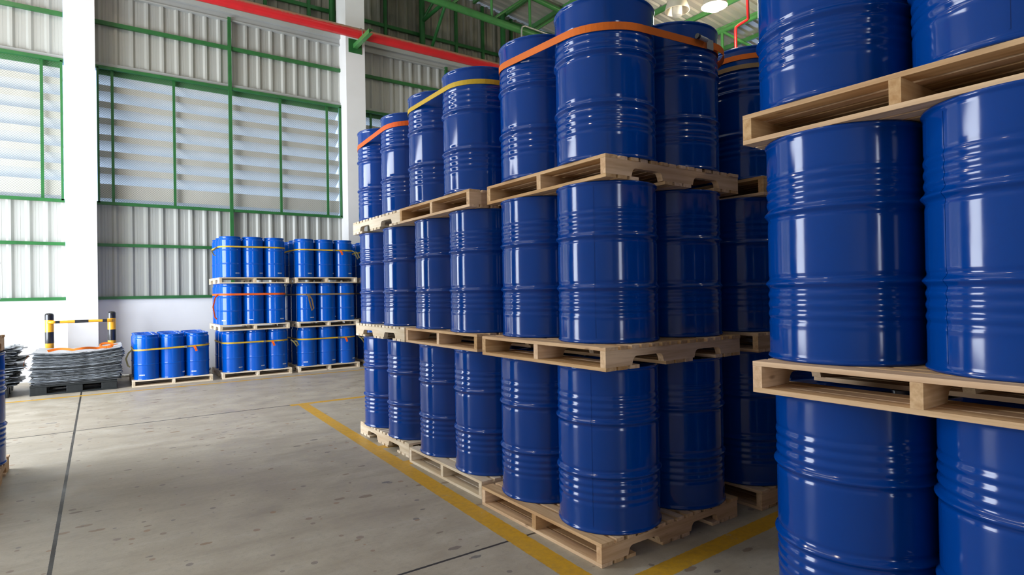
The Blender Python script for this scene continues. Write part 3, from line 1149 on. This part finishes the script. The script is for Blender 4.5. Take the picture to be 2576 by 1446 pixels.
strap(grid(j0, sJ), rr, lambda x, y: 2.85, 0.042, M['orange_red'], 'orange strap around the top drums of the stack at left edge')
# ================================================================== SMALL DRUM STACKS BY THE WALL
FT = 0.813
FW = {'F': 'single pallet load by the white wall', 'G': 'left tall wall stack of small drums', 'H': 'right tall wall stack of small drums', 'I': 'half hidden wall stack'}
FAR = {  # key: (x0 of pallet, y0 of pallet, tiers)
    'F': (0.427, 11.03, 1), 'G': (1.715, 11.04, 3), 'H': (2.975, 11.04, 3), 'I': (4.26, 11.06, 3)}
ROWW = ['front', 'middle', 'back']
COLW = ['left', 'centre', 'right']
fd = {}
for key, (x0, y0, nt) in FAR.items():
    for t in range(nt):
        dx = {('G', 1): -0.03, ('G', 2): -0.03, ('H', 2): -0.03}.get((key, t), 0)
        o = place(pal[('f', 0)], (x0 + 0.57 + dx, y0 + 0.57, t * FT), PI / 2)
        tier = TIER[t] if nt > 1 else 'only'
        tag(o, 'pale wooden pallet under the %s tier of the %s' % (tier, FW[key]), 'pallet', 'pallets of the small drum stacks')
        c = []
        for i in range(3):
            for j in range(3):
                px = x0 + 0.205 + 0.0 + i * 0.364 + dx
                py = y0 + 0.205 + j * 0.366
                d = drum('small', (px, py, t * FT + 0.104), R(random.choice((200, 225, 268, 280, 290, 310))) if j == 0 else R(90))
                tag(d, 'small blue drum, %s row %s, %s tier of the %s' % (ROWW[j], COLW[i], tier, FW[key]), 'drum',
                    'small blue drums of the %s' % FW[key])
                d['label'] = ' '.join(('small blue drum %s %s in %s tier,' % (ROWW[j], COLW[i], tier), FW[key]))
                c.append((px, py))
        fd[(key, t)] = (c, t * FT + 0.104)


def far_strap(key, t, m, dz, label, w=0.026, tail=None, tilt=0.0, flag=None):
    c, zb = fd[(key, t)]
    x0 = c[0][0]
    y0 = c[0][1]
    zz = lambda x, y: zb + dz + tilt * (x - x0) + 0.0 * y
    ex = []
    r = SR + 0.004
    if tail is not None:
        tx, ln, tm, side = tail
        # loose loop hanging from the strap
        if side == 'left':
            base = Vector((x0 - r - 0.012, y0 + tx, zz(x0, y0)))
            pts = [base, base + Vector((-0.05, -0.01, -0.05)), base + Vector((-0.085, -0.02, -ln * 0.5)), base + Vector((-0.06, -0.03, -ln * 0.92)), base + Vector((-0.03, -0.03, -ln))]
            sd = (1, 0.35, 0)
        else:
            base = Vector((x0 + tx, y0 - r - 0.014, zz(x0 + tx, y0)))
            pts = [base, base + Vector((0.04, -0.02, -0.03)), base + Vector((0.06, -0.03, -ln * 0.5)), base + Vector((0.10, -0.03, -ln)), base + Vector((0.13, -0.03, -ln * 0.85)), base + Vector((0.10, -0.02, -ln * 0.3)), base + Vector((0.06, -0.01, -0.02))]
            sd = (1, 0.2, 0)
        ex.append(('strap_tail', MB().ribbon(pts, sd, 0.025), tm))
    if flag is not None:
        fx = x0 + flag
        z = zz(fx, y0)
        ex.append(('orange_tag', MB().ribbon([(fx, y0 - r - 0.012, z), (fx + 0.02, y0 - r - 0.03, z - 0.04), (fx + 0.035, y0 - r - 0.03, z - 0.085)], (1, 0, 0.3), 0.035), M['orange_red']))
        bx = fx - 0.14
        ex.append(('buckle', MB().box(bx, bx + 0.04, y0 - r - 0.014, y0 - r - 0.002, zz(bx, y0) - 0.018, zz(bx, y0) + 0.018), M['steel']))
    strap(c, r, zz, w, m, label, ex)


far_strap('F', 0, M['yellow_web'], 0.475, 'yellow strap with orange tag around the low single pallet of small drums', tail=(0.0, 0.27, M['olive_web'], 'left'), tilt=0.03, flag=0.66)
far_strap('G', 0, M['yellow_web'], 0.500, 'yellow strap around bottom tier of left tall small drum stack', flag=0.60, tail=(0.92, 0.12, M['olive_web'], 'front'))
far_strap('G', 1, M['orange_red'], 0.52, 'orange strap around middle tier of left tall small drum stack', w=0.034, tail=(0.0, 0.42, M['orange_red'], 'left'))
far_strap('G', 2, M['yellow_web'], 0.53, 'yellow strap around top tier of left tall small drum stack', tail=(0.05, 0.15, M['olive_web'], 'left'))
far_strap('H', 0, M['yellow_web'], 0.49, 'yellow strap around bottom tier of right tall small drum stack', flag=0.66, tail=(0.92, 0.12, M['olive_web'], 'front'))
far_strap('H', 1, M['brown_web'], 0.50, 'faded brown strap around middle tier of right tall small drum stack', tail=(-0.06, 0.30, M['brown_web'], 'front'))
far_strap('H', 2, M['yellow_web'], 0.51, 'yellow strap around top tier of right tall small drum stack', flag=0.62, tail=(0.85, 0.16, M['olive_web'], 'front'))
far_strap('I', 2, M['yellow_web'], 0.50, 'yellow strap on top tier of the half hidden wall stack')
far_strap('I', 1, M['brown_web'], 0.50, 'brown strap on middle tier of the half hidden wall stack')

# ================================================================== BARRIER
ba = tag(empty('guard_barrier', (-0.235, 12.35, 0)), 'yellow and black striped steel guard rail with two bollard posts', 'barrier')
HB = 1.18
for px in (-0.425, 0.425):
    po = MB().lathe([(0.062, 0.0), (0.062, 1.08)], 28, px, 0).build('post', M['yellow'], ba, True)
    for z0, z1 in ((0.0, 0.10), (0.30, 0.49), (0.685, 0.87)):
        MB().lathe([(0.0, z0), (0.0632, z0), (0.0632, z1), (0.0, z1)], 28, px, 0).build('black_band', M['black'], po, True)
    z0 = 1.065
    MB().lathe([(0.0, z0), (0.0640, z0), (0.0640, z0 + 0.08), (0.058, z0 + 0.10), (0.04, z0 + 0.113), (0.0, z0 + 0.117)], 28, px, 0).build('cap', M['black'], po, True)
rl = MB().tube([(-0.425, -0.075, 1.03), (0.425, -0.075, 1.03)], 0.023, 18).build('rail', M['yellow'], ba, True)
for a, c in ((-0.345, -0.285), (-0.085, 0.10), (0.295, 0.36)):
    MB().tube([(a, -0.075, 1.03), (c, -0.075, 1.03)], 0.0242, 18).build('black_band', M['black'], rl, True)
for sx in (-1, 1):
    MB().tube([(sx * 0.425, 0.0, 1.03), (sx * 0.425, -0.06, 1.03), (sx * 0.41, -0.075, 1.03), (sx * 0.360, -0.075, 1.03)], 0.029, 16).build('rail_sleeve', M['yellow'], rl, True)


hp = [(0.15 + 0.04 * q, 12.60 + 0.05 * math.sin(q * 0.5), 0.031 + (0.004 if q % 2 else -0.002)) for q in range(41)]
tag(MB().tube(hp, 0.028, 10).build('ribbed_hose', M['gal'], smooth=True), 'grey ribbed hose lying along the foot of the white wall', 'hose')

# ================================================================== SHEET PILES
def plastic_pallet(loc, rz, label):
    o = tag(empty('plastic_pallet', loc, rz), label, 'pallet', 'black plastic pallets')
    h = 0.53
    MB().box(-h, h, -h, h, 0.115, 0.145).build('deck', M['plastic'], o, bevel=0.004)
    for x in (-h + 0.1, 0, h - 0.1):
        for y in (-h + 0.1, 0, h - 0.1):
            MB().box(x - 0.1, x + 0.1, y - 0.1, y + 0.1, 0.02, 0.115).build('block', M['plastic'], o, bevel=0.006)
    for y in (-h + 0.1, 0, h - 0.1):
        MB().box(-h, h, y - 0.1, y + 0.1, 0.0, 0.022).build('skid', M['plastic'], o, bevel=0.003)
    return o


def sheet(name, cx, cy, z, sx, sy, rz, zf, ragged, m, seed, th=0.005):
    rnd = random.Random(seed)
    nx, ny = 22, 14
    b = MB()
    fr = [[rnd.uniform(-1, 1) for _ in range(max(nx, ny) + 1)] for _ in range(4)]
    for layer in (0, 1):
        for i in range(nx + 1):
            for j in range(ny + 1):
                u, v = i / nx, j / ny
                x = (u - 0.5) * sx
                y = (v - 0.5) * sy
                if i == 0:
                    x += ragged * fr[0][j]
                if i == nx:
                    x += ragged * fr[1][j]
                if j == 0:
                    y += ragged * 0.6 * fr[2][i]
                if j == ny:
                    y += ragged * 0.6 * fr[3][i]
                ca, sa = math.cos(rz), math.sin(rz)
                e = 0
                if i in (0, nx):
                    e = ragged * 0.16 * fr[2][j]
                if j in (0, ny):
                    e = ragged * 0.12 * fr[0][i % (ny + 1)]
                b.v.append((x * ca - y * sa, x * sa + y * ca, zf(u, v) + e + (th if layer else 0)))
    n1 = (nx + 1) * (ny + 1)
    for i in range(nx):
        for j in range(ny):
            a = i * (ny + 1) + j
            q = (a, a + ny + 1, a + ny + 2, a + 1)
            b.f.append(tuple(n1 + t for t in q))
            b.f.append(tuple(reversed(q)))
    rim = [i * (ny + 1) for i in range(nx + 1)] + [nx * (ny + 1) + j for j in range(1, ny + 1)] + [i * (ny + 1) + ny for i in range(nx - 1, -1, -1)] + [j for j in range(ny - 1, 0, -1)]
    for i in range(len(rim)):
        a, c = rim[i], rim[(i + 1) % len(rim)]
        b.f.append((a, c, n1 + c, n1 + a))
    o = b.build(name, m)
    o.location = (cx, cy, z)
    return o


plastic_pallet((-0.30, 11.62, 0), 0.0, 'black plastic pallet under the neat pile of grey sheets')
NS = 30
for i in range(NS):
    f = i / (NS - 1)
    z = 0.147 + f * 0.445
    lift = 0.012 + 0.055 * f
    rnd = random.Random(i)
    cx = -0.27 + rnd.uniform(-0.02, 0.02) + 0.03 * f
    m = M['sheet_top'] if i == NS - 1 else M['sheet']
    zf = lambda u, v, L=lift, r=rnd.uniform(-0.003, 0.003): L * (abs(u - 0.42) * 1.6) ** 2 + 0.0
    o = sheet('plastic_sheet', cx, 11.62 + rnd.uniform(-0.02, 0.02), z, 1.10 + rnd.uniform(-0.03, 0.03), 1.06 + rnd.uniform(-0.04, 0.02),
              rnd.uniform(-0.02, 0.02), zf, 0.012, m, i, 0.0065 if i % 4 else 0.011)
    if i == NS - 1:
        tag(o, 'top grey sheet of the neat pile with orange strap lying on it', 'plastic sheet', 'grey sheets piled on the black plastic pallet')
    else:
        tag(o, 'ragged grey plastic sheet in the neat pile beside the striped barrier', 'plastic sheet', 'grey sheets piled on the black plastic pallet')
# orange strap loosely coiled on the top sheet
zt = 0.625
path = []
for q in range(41):
    u = q / 40
    path.append((-0.62 + 0.72 * u, 11.16 + 0.05 * math.sin(u * 9) + 0.03 * u, zt + 0.012 + 0.022 * abs(math.sin(u * 7.5)) * (1 - 0.3 * u)))
for q in range(1, 21):
    a = q / 20 * 2 * PI
    path.append((0.10 + 0.08 * math.sin(a), 11.20 + 0.04 * (1 - math.cos(a)), zt + 0.02 + 0.03 * (1 - math.cos(a))))
os_ = tag(empty('loose_strap', (-0.3, 11.2, zt)), 'orange webbing strap lying loosely coiled on the grey sheets', 'strap')
MB().ribbon([(x + 0.3, y - 11.2, z - zt) for x, y, z in path], (0.1, 0.6, 0.7), 0.04).build('webbing', M['orange'], os_)
MB().ribbon([(0.40, 0.08, 0.03), (0.55, 0.15, 0.055)], (0, 1, 0.2), 0.04).build('strap_end', M['orange'], os_)
MB().ribbon([(-0.555, 0.14, -0.05), (-0.60, 0.12, -0.12), (-0.61, 0.10, -0.20), (-0.57, 0.08, -0.24)], (0, 1, 0), 0.045).build('hanging_loop', M['orange'], os_)

plastic_pallet((-1.62, 11.66, 0), 0.03, 'black plastic pallet under the untidy pile at far left')
for i in range(42):
    rnd = random.Random(500 + i)
    f = i / 41
    z = 0.155 + f * 0.50
    tilt = rnd.uniform(-0.015, 0.025) + 0.05 * f
    o = sheet('plastic_sheet', -1.52 + rnd.uniform(-0.08, 0.10), 11.62 + rnd.uniform(-0.05, 0.05), z, 1.0 + rnd.uniform(-0.15, 0.1), 0.95 + rnd.uniform(-0.1, 0.1),
              rnd.uniform(-0.12, 0.12), lambda u, v, tt=tilt, ph=rnd.uniform(0, 6): tt * u + 0.005 * math.sin(u * 7 + ph), 0.022, M['sheet'], 600 + i, 0.005)
    tag(o, 'torn grey plastic sheet in the untidy pile at far left', 'plastic sheet', 'torn sheets in the untidy left pile')
